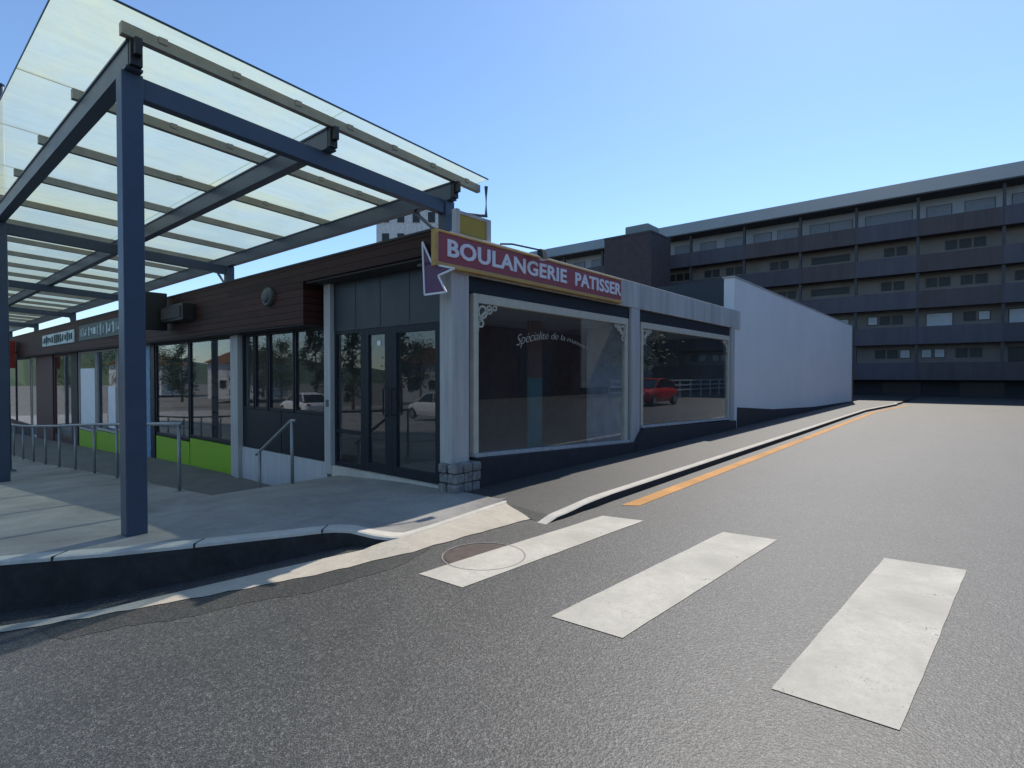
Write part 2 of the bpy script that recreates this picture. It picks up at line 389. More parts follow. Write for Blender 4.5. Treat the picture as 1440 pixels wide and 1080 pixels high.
B(-3000, 3000, -3000, 3000, -3.4, -3.2).build('ground', M['ground'], frame='W')['kind'] = 'structure'
xl = [-200, -120, -60, -40, -30, -20, -14, -11]+frange(-9, -5, .5)+frange(-4.8, -.07, .1)
cols_ = []
for x in xl:
    ym = interp(KY, x)+.06 if x > -60 else -9-(x+60)*-.25
    if x < -60: ym = -9+(x+60)*.25
    cols_.append([(x, lerp(-80, ym, k/12), zr(x)) for k in range(13)])
lm = grid(cols_)
rm = grid([[(x, y, -.1) for y in (-80, 0, 6.76, 40, 160)] for x in [-.07, .5, 5, 40, 160]])
lm.add(rm.v, rm.f).build('road', M['road'], frame='W', smooth=True)['kind'] = 'structure'

# plaza (kerb line to shop fronts / railing line)
xp = [-60, -40, -30, -20, -14, -11]+frange(-9, -5, .5)+frange(-4.8, -4.15, .13)+frange(-4.05, -2.83, .122)+frange(-2.7, -.07, .094)
pc = []
for x in xp:
    y0 = interp(KY, x)+.17; y1 = max(ytop(x), y0+.02); c = []
    for k in range(9):
        f = k/8; y = lerp(y0, y1, f); t, s = TS(x, y)
        z = P(s)+(kz(x)-P(TS(x, y0)[1]))*(1-f)**2
        c.append((x, y, z))
    c.append((x, y1+.001, c[-1][2]-1.2))
    pc.append(c)
pl = grid(pc)
pl.build('plaza_paving', M['plaza'], frame='W')['kind'] = 'structure'
# kerb: concrete edge stones between plaza and road, its face down into the road
kc = []
for x in [-60, -40, -20, -14, -11]+frange(-9, -5, .5)+frange(-4.8, -.07, .086):
    y = interp(KY, x); z = kz(x); lo = min(zr(x), z)-.25
    kc.append([(x, y+.17, z-.02), (x, y+.17, z+.006), (x, y+.03, z+.006), (x, y+.008, z-.004), (x, y, z-.03), (x, y, lo)])
ko = grid([c[:5] for c in kc]).build('kerb', M['kerb'], frame='W'); ko['kind'] = 'structure'
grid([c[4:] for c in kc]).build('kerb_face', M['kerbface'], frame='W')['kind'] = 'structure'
jm = MB()
for x in frange(-9, -1.9, .95): jm.box(x-.006, x+.006, interp(KY, x)-.0035, interp(KY, x)+.172, kz(x)-.06, kz(x)+.0085)
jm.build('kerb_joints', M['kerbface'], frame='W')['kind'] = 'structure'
# gutter / dropped kerb strip
gc = []
for x in [-60, -40, -20, -14, -11]+frange(-9, -5, .5)+frange(-4.8, -.07, .086)+frange(0, .29, .058):
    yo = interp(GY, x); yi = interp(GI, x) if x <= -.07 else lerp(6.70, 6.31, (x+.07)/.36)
    yo = min(yo, yi-.001)
    flush = max(0, min(1, (x+1.45)/.35))
    zi = lerp(zr(x)+.012, kz(x)+.002 if x <= -.07 else -.03-(x+.07)*.15, flush); zo = zr(x)+.007
    jit = .012*sin(x*23)+.01*sin(x*57)
    gc.append([(x, lerp(yi, yo, k/4)+(jit if k == 4 else 0), lerp(zi, zo, k/4)) for k in range(5)])
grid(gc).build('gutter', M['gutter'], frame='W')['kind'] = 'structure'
# lower walkway along the shops, and steps down to it
wk = grid([[(lerp(-2.05, .02, k/3), s, interp(WZ, s)) for k in range(4)] for s in frange(3.3, 60, 1.0)])
wk.build('walkway', M['walk'], base=(0, 3.3, -.6))['kind'] = 'structure'
st = MB()
for k in range(4): st.box(-2.04, .03, 2.71+.25*k+.001, 2.71+.25*(k+1), -.9, -.115-.115*(k+1)+.002*k)
st.build('steps', M['kerb'], base=(-1, 2.7, -.6))['kind'] = 'structure'
# footway beside the bakery: asphalt with a pale kerb stone
fc = [[(-.14, .02, -.012), (-.14, -.5, -.03), (-.17, -1.0, -.062), (-.24, -1.60, -.102)]]
for t in [-.05, .1, .3, .5, .8, 1.2, 2, 4, 8, 12, 18, 24, 30, 32, 33]:
    sk = 1.60 if t < 24 else 1.60+(t-24)*.075
    dip = -.055*max(0, 1-(t+.05)/.9)
    fc.append([(t, -.0+.02, .0), (t, -.5, 0+dip*.3), (t, -1.0, dip*.6), (t, -sk, dip)])
fc.append([(46, .02, -.02), (46, -.5, -.02), (46, -1, -.02), (46, -2.2, -.03)])
grid(fc).build('footway', M['footway'], base=(0, 0, 0))['kind'] = 'structure'
kc = [[(-.28, -1.6, -.13), (-.28, -1.6, -.101), (-.28, -1.71, -.101), (-.28, -1.725, -.103), (-.28, -1.74, -.3)]]
for t in [-.05, .1, .3, .5, .8, 1.2, 2, 4, 8, 12, 18, 24, 28, 31, 32.2, 33, 33.5]:
    sk = 1.60 if t < 24 else 1.60+(t-24)*.075
    if t > 31.5: sk -= (t-31.5)**2*.25
    z = .004-.055*max(0, 1-(t+.05)/.9); j = .008*sin(t*9)
    kc.append([(t, -sk+.0, z-.03), (t, -sk, z), (t, -sk-.11-j, z), (t, -sk-.125-j, z-.012), (t, -sk-.14-j, -.3)])
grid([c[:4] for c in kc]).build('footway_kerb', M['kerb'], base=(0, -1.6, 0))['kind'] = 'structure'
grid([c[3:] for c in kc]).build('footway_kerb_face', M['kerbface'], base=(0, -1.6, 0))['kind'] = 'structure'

# smoother, darker repair strip of asphalt along the gutter
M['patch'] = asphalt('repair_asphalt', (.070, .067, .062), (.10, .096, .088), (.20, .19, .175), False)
pp = []
for x in frange(-3.7, -.78, .08):
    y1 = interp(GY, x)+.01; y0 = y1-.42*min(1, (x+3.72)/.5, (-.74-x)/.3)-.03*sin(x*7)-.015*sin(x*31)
    pp.append([(x, lerp(y1, y0, k/3), zr(x)+.0025) for k in range(4)])
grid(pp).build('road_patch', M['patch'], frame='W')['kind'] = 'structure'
# crossing stripes and orange line
def px(x, y, z):   # ground point under a picture position (used once to measure the markings)
    d = 766*(CAM_Z-z)/(y-528.0); return ((x-720)/766*d, d)
def marking(name, quad, mat, label, cat, group=None):
    m = MB(); a, b, c, d = [Vector(q) for q in quad]; n = 14; base = (a+b+c+d)/4
    cols2 = []
    for i in range(n+1):
        f = i/n; p = a.lerp(d, f); q = b.lerp(c, f); row = []
        for k in range(5):
            r = p.lerp(q, k/4)
            if k in (0, 4): r = r+(q-p).normalized()*random.uniform(-.0035, .0035)
            row.append((r.x, r.y, zr(r.x)+.0045))
        cols2.append(row)
    o = grid(cols2).build(name, mat, base=(base.x, base.y, -.1), frame='W')
    return tag(o, label, cat, group)
def quad(*p): return [px(x, y, -.096) for x, y in p]
G = 'white crossing stripes on the road'
marking('crossing_stripe', quad((588, 808), (650, 828), (906, 733), (848, 726)), M['white_paint'], 'worn white crossing stripe overlapping the manhole cover by the kerb', 'road marking', G)
marking('crossing_stripe', quad((775, 869), (877, 900), (1095, 760), (1018, 749)), M['white_paint'], 'white crossing stripe in the middle of the three', 'road marking', G)
marking('crossing_stripe', quad((1087, 972), (1271, 1032), (1363, 803), (1247, 786)), M['white_paint'], 'widest white crossing stripe nearest the camera, farthest from the kerb', 'road marking', G)
ol = []
for t in frange(1.05, 32, .5):
    s0 = -1.93 if t < 24 else -1.93-(t-24)*.085
    ol.append([(t+.12*(k/2), s0-.19*k/2, -.0955) for k in range(3)])
tag(grid(ol).build('orange_line', M['orange_paint'], base=(1, -2, -.0955)), 'long orange painted line on the road along the footway kerb', 'road marking')

# manhole cover
mx, my = px(680, 783, -.1)
mh = thing('manhole_cover', 'round rusty manhole cover half under the first crossing stripe', 'manhole cover', (mx, my, -.1), frame='W')
ring = MB(); n = 40
for k in range(n):
    a0, a1 = 2*pi*k/n, 2*pi*(k+1)/n
    ring.hexa([(mx+r*cos(a), my+r*sin(a), z) for z in (-.11, -.0946) for r, a in ((.372, a0), (.385, a0), (.385, a1), (.372, a1))])
ring.build('frame_ring', M['rust'], mh)
cv = MB().lathe([(.355, -.02), (.355, .0015), (.345, .0025)], (mx, my, -.1), n=40)
for k in range(-3, 4):
    for j in range(-3, 4):
        if k*k+j*j < 10: cv.box(mx+k*.08-.02, mx+k*.08+.02, my+j*.08-.02, my+j*.08+.02, -.0985, -.0968)
cv.build('lid', M['iron'], mh)

# ------------------------------------------------------------------ row of shops with the bakery at its corner
bl = thing('shop_building', 'low shop building with dark red timber fascia, grey pillars and big bakery windows', 'building', (0, 0, 0))
FZ = 3.42
# shell: roof, ceiling, back walls, floor
B(.02, 11.1, .25, 45, 3.25, 3.40).build('roof', M['apt_frame'], bl)
B(.1, 11.0, .2, 6.35, -.4, .028).build('floor', M['tile'], bl)
B(.3, 8, 6.9, 45, -3, -.55).build('floor', M['tile'], bl)
w_ = MB(); w_.box(10.9, 11.08, .2, 12, -.4, 3.3); w_.box(.2, 10.9, 6.4, 6.6, -.7, 3.3); w_.box(7, 7.2, 6.6, 45, -3, 3.3); w_.box(.1, 7, 44.8, 45, -3, 3.3)
w_.build('inner_wall', M['interior_dark'], bl)
B(2.2, 6.6, 4.2, 4.35, .03, 2.75).build('partition', M['interior_dark'], bl)
B(5.6, 7.3, 1.4, 1.46, .03, 2.61).build('partition', M['interior_grey'], bl)
B(3.3, 3.6, 3.2, 3.5, .03, 3.28).build('partition', M['interior_brown'], bl)
B(3.15, 3.55, 1.2, 1.26, .03, 1.5).build('partition', M['interior_teal'], bl)
B(3.15, 3.55, 1.2, 1.26, 1.502, 2.6).build('partition', M['interior_brown'], bl)
# timber fascia: projecting .37 in front of the shop fronts
B(-.37, .02, 3.26, 45, 2.43, FZ).build('fascia', M['wood'], bl)
B(-.37, .02, -.04, 3.257, 3.12, FZ).build('fascia', M['wood'], bl)
B(-.385, .30, -.03, 45, FZ+.002, FZ+.03).build('roof_trim', M['soffit'], bl)
B(-.34, .0, 3.3, 45, 2.40, 2.428).build('soffit', M['soffit'], bl)
B(-.33, -.0, -.02, 3.25, 3.09, 3.118).build('soffit', M['soffit'], bl)
# pillars
def pillar(t0, t1, s0, s1, z0, z1, mat=None): return B(t0, t1, s0, s1, z0, z1).build('pillar', mat or M['concrete_wall'], bl, bev=.012)
pillar(-.10, .24, -.03, .20, .36, 2.93)
pillar(4.93, 5.30, -.03, .22, .12, 2.928)
pillar(10.98, 11.28, -.03, .2, .15, 2.928)
pillar(-.08, .12, 2.93, 3.12, -.12, 3.12)
pillar(-.10, .12, 6.42, 6.62, -.7, 2.40)
pillar(-.06, .12, 6.70, 6.86, -.7, 2.40)
B(-.085, -.081, 2.97, 3.06, 1.02, 1.14).build('meter_plate', M['lampgrey'], bl)
# concrete beam over the bakery windows
B(-.12, 11.75, -.035, .22, 2.93, 3.46).build('beam', M['beam'], bl, bev=.01)
# rubble stone foot under the corner pillar: three courses of rough stones
sb = MB(); rs = random.Random(3)
for zc, (za, zb) in enumerate(((-.1, .11), (.115, .245), (.25, .37))):
    for (t0, t1) in ((-.17, .0), (.01, .17), (.18, .33)):
        for (s0, s1) in ((-.17, -.02), (.0, .16)):
            j = lambda: rs.uniform(-.012, .012)
            sb.box(t0+j(), t1+j(), s0+j(), s1+j(), za, zb+j()*.5)
o = sb.build('stone_foot', M['stone'], bl, bev=.022)
# dark plinth below the windows, top following the sills
def slab_poly(pts, s0, s1, name, mat, par): return MB().prism([(t, s0, z) for t, z in pts], (0, s1-s0, 0)).build(name, mat, par)
slab_poly([(.34, -.1), (4.95, -.1), (4.95, .19), (.34, .40)], -.12, .16, 'plinth', M['plinthdark'], bl)
slab_poly([(5.0, -.1), (11.2, -.1), (11.2, .24), (5.33, .44), (5.0, .16)], -.115, .16, 'plinth', M['plinthdark'], bl)
# bakery show windows
def show_window(t0, t1, zb0, zb1, zt):
    wn = B(t0, t1, .03, .055, 0, 0.01)
    wn = MB()
    fw = .10
    wn.hexa([(t0, .0, zb0), (t0+fw, .0, zb0), (t0+fw, .09, zb0), (t0, .09, zb0), (t0, .0, zt), (t0+fw, .0, zt), (t0+fw, .09, zt), (t0, .09, zt)])
    wn.hexa([(t1-fw, .0, zb1), (t1, .0, zb1), (t1, .09, zb1), (t1-fw, .09, zb1), (t1-fw, .0, zt), (t1, .0, zt), (t1, .09, zt), (t1-fw, .09, zt)])
    wn.box(t0+fw, t1-fw, -.004, .086, zt-.13, zt)
    f = wn.build('window', M['cream'], bl, bev=.006)
    sl_ = MB(); sl_.hexa([(t0, -.05, zb0-.045), (t1, -.05, zb1-.045), (t1, .1, zb1-.045), (t0, .1, zb0-.045), (t0, -.05, zb0), (t1, -.05, zb1), (t1, .1, zb1), (t0, .1, zb0)])
    sl_.build('sill', M['concrete_wall'], f)
    gl = MB(); gl.hexa([(t0+fw, .04, zb0), (t1-fw, .04, zb1), (t1-fw, .05, zb1), (t0+fw, .05, zb0), (t0+fw, .04, zt-.13), (t1-fw, .04, zt-.13), (t1-fw, .05, zt-.13), (t0+fw, .05, zt-.13)])
    gl.build('pane', M['glass'], f)
    # scroll brackets in the upper corners
    for side in (1, -1):
        tc = t0+fw if side == 1 else t1-fw
        sc_ = MB(); zt2 = zt-.13
        def arc(cx, cz, r, a0, a1, wd=.028):
            k = 12
            for i in range(k):
                A0, A1 = lerp(a0, a1, i/k), lerp(a0, a1, (i+1)/k)
                p = [(tc+side*(cx+rr*cos(a)), y, zt2-cz-rr*sin(a)) for y in (.012, .034) for rr, a in ((r-wd/2, A0), (r+wd/2, A0), (r+wd/2, A1), (r-wd/2, A1))]
                sc_.hexa(p)
        arc(.34, .40, .34, pi, 1.5*pi, .035)       # big sweep between jamb and head
        arc(.10, .12, .085, 0, 2*pi, .03)
        arc(.24, .075, .055, 0, 2*pi, .024)
        arc(.065, .28, .05, 0, 2*pi, .024)
        arc(.36, .04, .035, 0, 2*pi, .02)
        sc_.build('scroll_bracket', M['cream'], f)
    return f
w1 = show_window(.36, 4.84, .45, .24, 2.70)
w2 = show_window(5.42, 10.93, .49, .33, 2.68)
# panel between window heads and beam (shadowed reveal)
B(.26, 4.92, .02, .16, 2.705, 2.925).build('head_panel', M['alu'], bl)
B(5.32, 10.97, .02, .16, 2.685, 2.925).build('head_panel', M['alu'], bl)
# grey false ceiling behind the bakery windows
B(.6, 10.5, .25, 2.6, 2.62, 2.66).build('false_ceiling', M['interior_grey'], bl)
# arched lettering on the pane
vs_, fs_ = text_mesh('Spécialité de la maison', .205, -.004, .0015, .25, .92)
wd = max(v[0] for v in vs_); t_a, t_b = 1.33, 3.35
vv = []
for x, y, z in vs_:
    u = x/wd; size = 1.0-.35*u
    arcz = .20*(1-(2*u-1)**2)
    vv.append((lerp(t_a, t_b, u), .037-z, 1.995+.02*u+arcz*.75+y*size*(1.25-.5*u)))
MB().add(vv, fs_).build('lettering', M['cream'], w1, recalc=False)

# entrance: dark framed doors and side light
en = B(.0, .10, .20, 2.93, 2.29, 3.12).build('overdoor_panel', M['panel'], bl)
for s_ in (.95, 1.65, 2.3): B(-.004, .0, s_-.008, s_+.008, 2.31, 3.1).build('joint', M['black'], en)
def glazed(name, s0, s1, z0, z1, fw=.07, mat=None, mid=None, par=bl, t0=.0):
    m = MB(); d = .07
    m.box(t0, t0+d, s0, s0+fw, z0, z1); m.box(t0, t0+d, s1-fw, s1, z0, z1)
    m.box(t0+.002, t0+d-.002, s0+fw, s1-fw, z0, z0+fw*1.4); m.box(t0+.002, t0+d-.002, s0+fw, s1-fw, z1-fw, z1)
    if mid: m.box(t0+.004, t0+d-.004, s0+fw, s1-fw, mid-.03, mid+.03)
    f = m.build(name, mat or M['alu'], par, bev=.004)
    B(t0+.03, t0+.038, s0+fw, s1-fw, z0+fw*1.4, z1-fw).build('pane', M['glass'], f)
    return f
B(-.06, .14, .18, 2.93, -.2, .03).build('threshold', M['kerb'], bl)
d1 = glazed('door', .30, 1.36, .034, 2.285, .10)
d2 = glazed('door', 1.44, 2.06, .034, 2.285, .10)
glazed('window', 2.12, 2.92, .034, 2.285, .05, mid=.62)
B(.0, .08, 1.362, 1.438, .034, 2.288).build('door_post', M['alu'], bl)
B(.0, .08, 2.062, 2.118, .034, 2.288).build('door_post', M['alu'], bl)
for d, s_ in ((d1, 1.30), (d2, 1.50)):
    h = MB(); h.tube([(-.01, s_, .95), (-.06, s_, .95), (-.06, s_, 1.35), (-.01, s_, 1.35)], .012, 8); h.build('handle', M['alu'], d)
MB().lathe([(.045, 0), (.045, .003)], (.026, 1.72, 2.05), 'x', 20).build('sticker', M['poster_white'], d2)
# window bay next to the entrance
for (a, b) in ((3.14, 4.24), (4.28, 5.25), (5.29, 5.85), (5.89, 6.40)):
    glazed('window', a, b, .86, 2.40, .04)
for (a, b) in ((3.14, 4.75), (4.77, 6.40)):
    B(.0, .07, a, b, .06, .855).build('sill_panel', M['alu'], bl, bev=.004)
slab = MB().box(-.02, .14, 3.13, 6.41, -.75, .055); slab.build('plinth', M['white_plinth'], bl)
# lime green shop
for (a, b, z0) in ((6.90, 9.3, -.62), (9.35, 11.7, -.70), (12.6, 15.2, -.8), (15.3, 17.6, -.88), (17.7, 20.0, -.98)):
    B(.0, .09, a, b, z0-.3, z0+.64-.02*(a-6.9)/2).build('sill_panel', M['green'], bl)
    glazed('window', a, b, z0+.66-.02*(a-6.9)/2, 2.40, .05, M['alu'] if a < 12 else M['concrete_wall'])
B(-.02, .1, 11.75, 12.05, -1.3, 2.4).build('pillar', M['alu'], bl)
B(-.02, .1, 12.1, 12.55, -1.3, 2.4).build('shop_panel', M['poster_blue'], bl)
# far shops
B(-.02, .12, 20.1, 21.0, -1.6, 2.4).build('pillar', M['soffit'], bl)
glazed('window', 21.1, 24.0, -1.0, 2.4, .08, M['redbrown'])
B(-.04, .12, 24.1, 27.5, -1.9, 2.4).build('shop_panel', M['redbrown'], bl)
glazed('door', 27.6, 29.0, -1.35, 2.4, .08, M['concrete_wall'])
glazed('window', 29.1, 33.0, -.9, 2.4, .06, M['alu'])
glazed('window', 33.1, 38.5, -.9, 2.4, .06, M['redbrown'])
for a, b in ((21.1, 24.0), (29.1, 33.0), (33.1, 44.8)): B(.0, .1, a, b, -2.4, -.905).build('sill_panel', M['redbrown'] if a < 25 else M['alu'], bl)
B(.0, .1, 38.6, 44.8, -.9, 2.4).build('shop_panel', M['redbrown'], bl)
# dim furniture of the green shop so the panes have depth
for s_ in (8, 10.6, 14, 18):
    m = MB(); m.box(2.5, 3.0, s_, s_+1.4, -.6, 1.5)
    for z in (-.2, .3, .8, 1.3): m.box(2.3, 2.5, s_, s_+1.4, z, z+.04)
    tag(m.build('shelf_unit', M['interior_brown'], base=(2.6, s_+.7, -.6)),
        {8: 'dim shelf unit inside the green shop, nearest the white pillar', 10.6: 'dim shelf unit inside the green shop behind the blue column', 14: 'dim shelf unit behind the white posters', 18: 'dim shelf unit at the far end of the green shop'}[s_], 'shelf', 'shelf units in the green shop')

# ------------------------------------------------------------------ signs and fittings on the bakery
sg = thing('shop_sign', 'long burgundy bakery sign board with ochre edge and white capitals', 'sign', (-.4, -.14, 2.9))
ts0, ts1, zs0, zs1, ss = -.46, 4.36, 2.945, 3.41, -.045
B(ts0+.05, ts1, ss-.06, ss, zs0+.055, zs1-.03).build('board', M['sign_red'], sg)
fr = MB(); fr.box(ts0, ts1, ss-.085, ss+.004, zs0, zs0+.055); fr.box(ts0, ts1, ss-.075, ss+.004, zs1-.03, zs1); fr.box(ts0, ts0+.05, ss-.083, ss+.003, zs0+.055, zs1-.03)
fr.build('edge', M['sign_yellow'], sg, bev=.005)
def flat_text(body, width, height, t0, s0, z0, offset=.012, spacing=1.05):
    vs_, fs_ = text_mesh(body, 1.0, offset, .01, 0, spacing)
    x0 = min(v[0] for v in vs_); x1 = max(v[0] for v in vs_); y0 = min(v[1] for v in vs_); y1 = max(v[1] for v in vs_)
    return [(t0+(x-x0)/(x1-x0)*width, s0-z, z0+(y-y0)/(y1-y0)*height) for x, y, z in vs_], fs_
for word, ta, wid in (('BOULANGERIE', -.24, 2.72), ('PATISSER', 2.74, 1.60)):
    v_, f_ = flat_text(word, wid, .23, ta, ss-.062, 3.09, .028)
    MB().add(v_, f_).build('lettering', M['letter'], sg, recalc=False)

ar = thing('arrow_sign', 'purple pointed sign plate with white outline behind the burgundy sign end', 'sign', (-.42, 0, 2.7))
# star-like plate standing just left of the corner, facing the plaza
def on_plane(x, y, t):   # point of the plane t = const seen at picture (x, y), measured once
    k = (x-720)/766; s = None
    a0 = CO[0]+t*UR[0]; b0 = CO[1]+t*UR[1]
    s = (k*b0-a0)/(UL[0]-k*UL[1]); d = b0+s*UL[1]
    return (t, s, CAM_Z+(528-y)/766*d)
outline = [on_plane(x, y, -.40) for x, y in ((595, 341), (609, 372), (640, 378), (617, 388), (628, 411), (598, 415))]
MB().prism(outline, (.02, 0, 0)).build('plate', M['purple'], ar)
b_ = MB()
for p, q in zip(outline, outline[1:]+outline[:1]):
    p, q = Vector(p), Vector(q); e = (q-p).normalized(); nrm = Vector((0, -e.z, e.y))*.012
    b_.hexa([p-nrm-Vector((.012,0,0)), q-nrm-Vector((.012,0,0)), q+nrm-Vector((.012,0,0)), p+nrm-Vector((.012,0,0)), p-nrm, q-nrm, q+nrm, p+nrm])
b_.build('outline', M['letter'], ar)
tag(B(-.40, -.37, -.1, .3, 2.98, 3.02).build('bracket', M['black'], ar))

fl = thing('floodlight', 'black floodlight on a short arm above the burgundy sign', 'floodlight', (1.3, -.05, 3.44))
MB().tube([(.95, .05, 3.44), (.95, .02, 3.49), (1.1, -.08, 3.50), (1.62, -.22, 3.48)], .014, 8).build('arm', M['black'], fl)
m = MB(); m.hexa([(1.54, -.32, 3.32), (1.70, -.32, 3.34), (1.70, -.20, 3.42), (1.54, -.20, 3.40), (1.56, -.27, 3.49), (1.68, -.27, 3.50), (1.68, -.19, 3.50), (1.56, -.19, 3.49)])
m.build('head', M['black'], fl, bev=.015)
B(1.56, 1.68, -.30, -.22, 3.325, 3.33).build('lens', M['lamp'], fl)

yb = thing('yellow_board', 'faded yellow board in a grey frame on the roof behind the bakery sign', 'sign', (.35, .05, 3.46))
B(.10, .63, .02, .06, 3.465, 3.74).build('board', M['yellow'], yb)
m = MB(); m.box(.03, .095, .0, .09, 3.462, 3.80); m.box(.635, .72, .0, .09, 3.462, 3.78); m.box(.095, .635, .01, .09, 3.742, 3.785)
m.build('frame', M['concrete_wall'], yb)

wl = thing('wall_lamp', 'grey oval bulkhead lamp on the timber fascia', 'lamp', (-.4, 5.2, 2.9))
s_, z_ = on_plane(378, 418, -.40)[1:]
MB().lathe([(.17, .03), (.17, -.02), (.15, -.05)], (-.40, s_, z_), 'x', 24).build('body', M['lampgrey'], wl)
MB().lathe([(.12, -.04), (.10, -.08), (.05, -.10)], (-.40, s_, z_), 'x', 24).build('diffuser', M['lampgrey'], wl)

# dark boxes on the fascia
bb = thing('projecting_sign', 'black projecting shop sign box seen edge on beside the blue column', 'sign', (-.6, 11, 2.6))
B(-1.05, -.45, 9.35, 9.55, 2.62, 3.5).build('box', M['black'], bb, bev=.01); B(-.45, -.38, 9.40, 9.50, 2.9, 3.2).build('bracket', M['black'], bb)
ac = thing('sign_box', 'flat black box fixed to the timber fascia right of the blue column', 'box', (-.5, 8.4, 2.7))
B(-.62, -.372, 7.9, 9.30, 2.78, 3.15).build('casing', M['black'], ac, bev=.01); B(-.64, -.621, 8.0, 9.2, 2.84, 3.09).build('cover', M['soffit'], ac)
# pale illegible fascia signs of the far shops
def fascia_sign(name, label, s0, s1, z0, z1, seed, mats, group='shop signs on the timber fascia'):
    t = thing(name, label, 'sign', (-.39, (s0+s1)/2, z0), group)
    B(-.40, -.372, s0, s1, z0, z1).build('board', mats[0], t)
    r = random.Random(seed); s = s0+.25
    while s < s1-.3:
        m = MB(); wd = r.uniform(.12, .3); h = r.uniform(.35, .75)*(z1-z0); zc = lerp(z0, z1, .5)
        m.box(-.43, -.401, s, s+wd*.35, zc-h/2, zc+h/2)
        if r.random() < .6: m.box(-.428, -.4015, s+wd*.35+.0005, s+wd, zc+r.choice((-h/2, 0, h/2-.06)), zc+r.choice((-h/2+.08, .08, h/2)))
        s += wd+.12
        m.build('letter', mats[1], t)
M['sign_pale'] = plain('pale_blue_letters', (.45, .58, .62), .5); M['sign_dark'] = plain('dark_teal_board', (.04, .07, .08), .5)
fascia_sign('fascia_sign', 'dark fascia sign with pale blue letters just left of the blue column', 13.0, 17.9, 2.72, 3.22, 4, (M['sign_dark'], M['sign_pale']))
fascia_sign('fascia_sign', 'pale blue fascia sign farther left under the canopy', 18.6, 23.8, 2.72, 3.16, 9, (M['sign_pale'], M['sign_dark']))
rd = thing('red_sign', 'red projecting sign at the far left end of the shops', 'sign', (-1.0, 30, 2.0))
B(-1.15, -.45, 29.6, 30.2, 1.9, 3.2).build('box', plain('red_sign_face', (.22, .02, .015), .5), rd); B(-.45, -.02, 29.8, 29.95, 2.6, 2.7).build('bracket', M['black'], rd)
# posters
for (s0, s1, z0, z1, mt, lb) in ((17.9, 19.8, -.25, 1.8, 'poster_white', 'large white poster filling the far window of the green shop'),
                                 (15.5, 16.3, -.15, 1.2, 'poster_white', 'small white poster left of the blue column'),
                                 (12.75, 13.6, -.1, 1.7, 'poster_white', 'white poster just right behind the blue column'),):
    tag(B(.020, .026, s0, s1, z0, z1).build('poster', M[mt], base=(.023, (s0+s1)/2, z0)), lb, 'poster', 'posters in the green shop windows')

# ------------------------------------------------------------------ glass canopy
cn = thing('glass_canopy', 'large glass canopy on blue grey steel columns over the plaza', 'canopy', (-3.42, .99, 0))
SL = -.05
def zb(t): return 4.47+SL*(t+3.42)
cols_s = [.99+7.87*k for k in range(6)]; SEND = 42.0
for k, s in enumerate(cols_s):
    m = MB(); m.box(-3.42-.09, -3.42+.09, s-.09, s+.09, P(s)-.05, zb(-3.42)-.002)
    c = m.build('column', M['steel'], cn, bev=.006)
    B(.77-.09, .77+.09, s-.09, s+.09, 3.40, zb(.77)-.002).build('column', M['steel'], cn, bev=.006)
    # cross beam between the two columns, just under the long beams
    m = MB(); a, b = -3.42+.09, .77-.09
    m.hexa([(a, s-.06, zb(a)-.21), (b, s-.06, zb(b)-.21), (b, s+.06, zb(b)-.21), (a, s+.06, zb(a)-.21), (a, s-.06, zb(a)-.004), (b, s-.06, zb(b)-.004), (b, s+.06, zb(b)-.004), (a, s+.06, zb(a)-.004)])
    m.build('cross_beam', M['steel'], cn, bev=.005)
    m = MB(); m.tube([(.77, s+.1, 3.75), (.77, s+.75, zb(.77)-.02)], .03, 8); m.build('brace', M['steel'], cn)
for t in (-3.42, -1.33, .77):
    m = MB(); z = zb(t)
    m.box(t-.07, t+.07, .83, SEND, z, z+.022); m.box(t-.07, t+.07, .83, SEND, z+.238, z+.26); m.box(t-.055, t+.055, .83, SEND, z+.022, z+.238)
    m.build('long_beam', M['steel'], cn)
    m = MB(); m.box(t-.05, t+.05, .77, .826, z+.02, z+.24); m.box(t-.03, t+.03, .70, .77, z+.10, z+.255)
    m.build('end_bracket', M['black'], cn)
pur = [.80, 2.65]+[2.65+1.88*k for k in range(1, 21)]
for s in pur:
    a, b = -3.54, 1.30; m = MB()
    z0, z1 = .262, .375
    m.hexa([(a, s-.04, zb(a)+z0), (b, s-.04, zb(b)+z0), (b, s+.04, zb(b)+z0), (a, s+.04, zb(a)+z0), (a, s-.04, zb(a)+z1), (b, s-.04, zb(b)+z1), (b, s+.04, zb(b)+z1), (a, s+.04, zb(a)+z1)])
    o = m.build('purlin', M['purlin'], cn)
    if s < 6:
        for q in frange(-3.2, 1.0, .7): B(q-.04, q+.04, s-.05, s-.041, zb(q)+z0+.06, zb(q)+z1+.006).build('glass_clamp', M['purlin'], o)
edges_s = [.52]+pur[1:]; edges_t = [-4.02, -1.33, 1.24]
for i in range(len(edges_s)-1):
    for j in range(2):
        a, b = edges_t[j]+.006, edges_t[j+1]-.006; s0, s1 = edges_s[i]+.006, edges_s[i+1]-.006; h = .382
        MB().hexa([(a, s0, zb(a)+h), (b, s0, zb(b)+h), (b, s1, zb(b)+h), (a, s1, zb(a)+h), (a, s0, zb(a)+h+.018), (b, s0, zb(b)+h+.018), (b, s1, zb(b)+h+.018), (a, s1, zb(a)+h+.018)]).drop_top().build('glass_pane', M['roofglass'], cn, recalc=False)
M['glassedge'] = plain('dark_green_glass_edge', (.03, .06, .06), .3, 0, .1)
a, b = edges_t[0]+.006, edges_t[-1]-.006; s_e = edges_s[0]
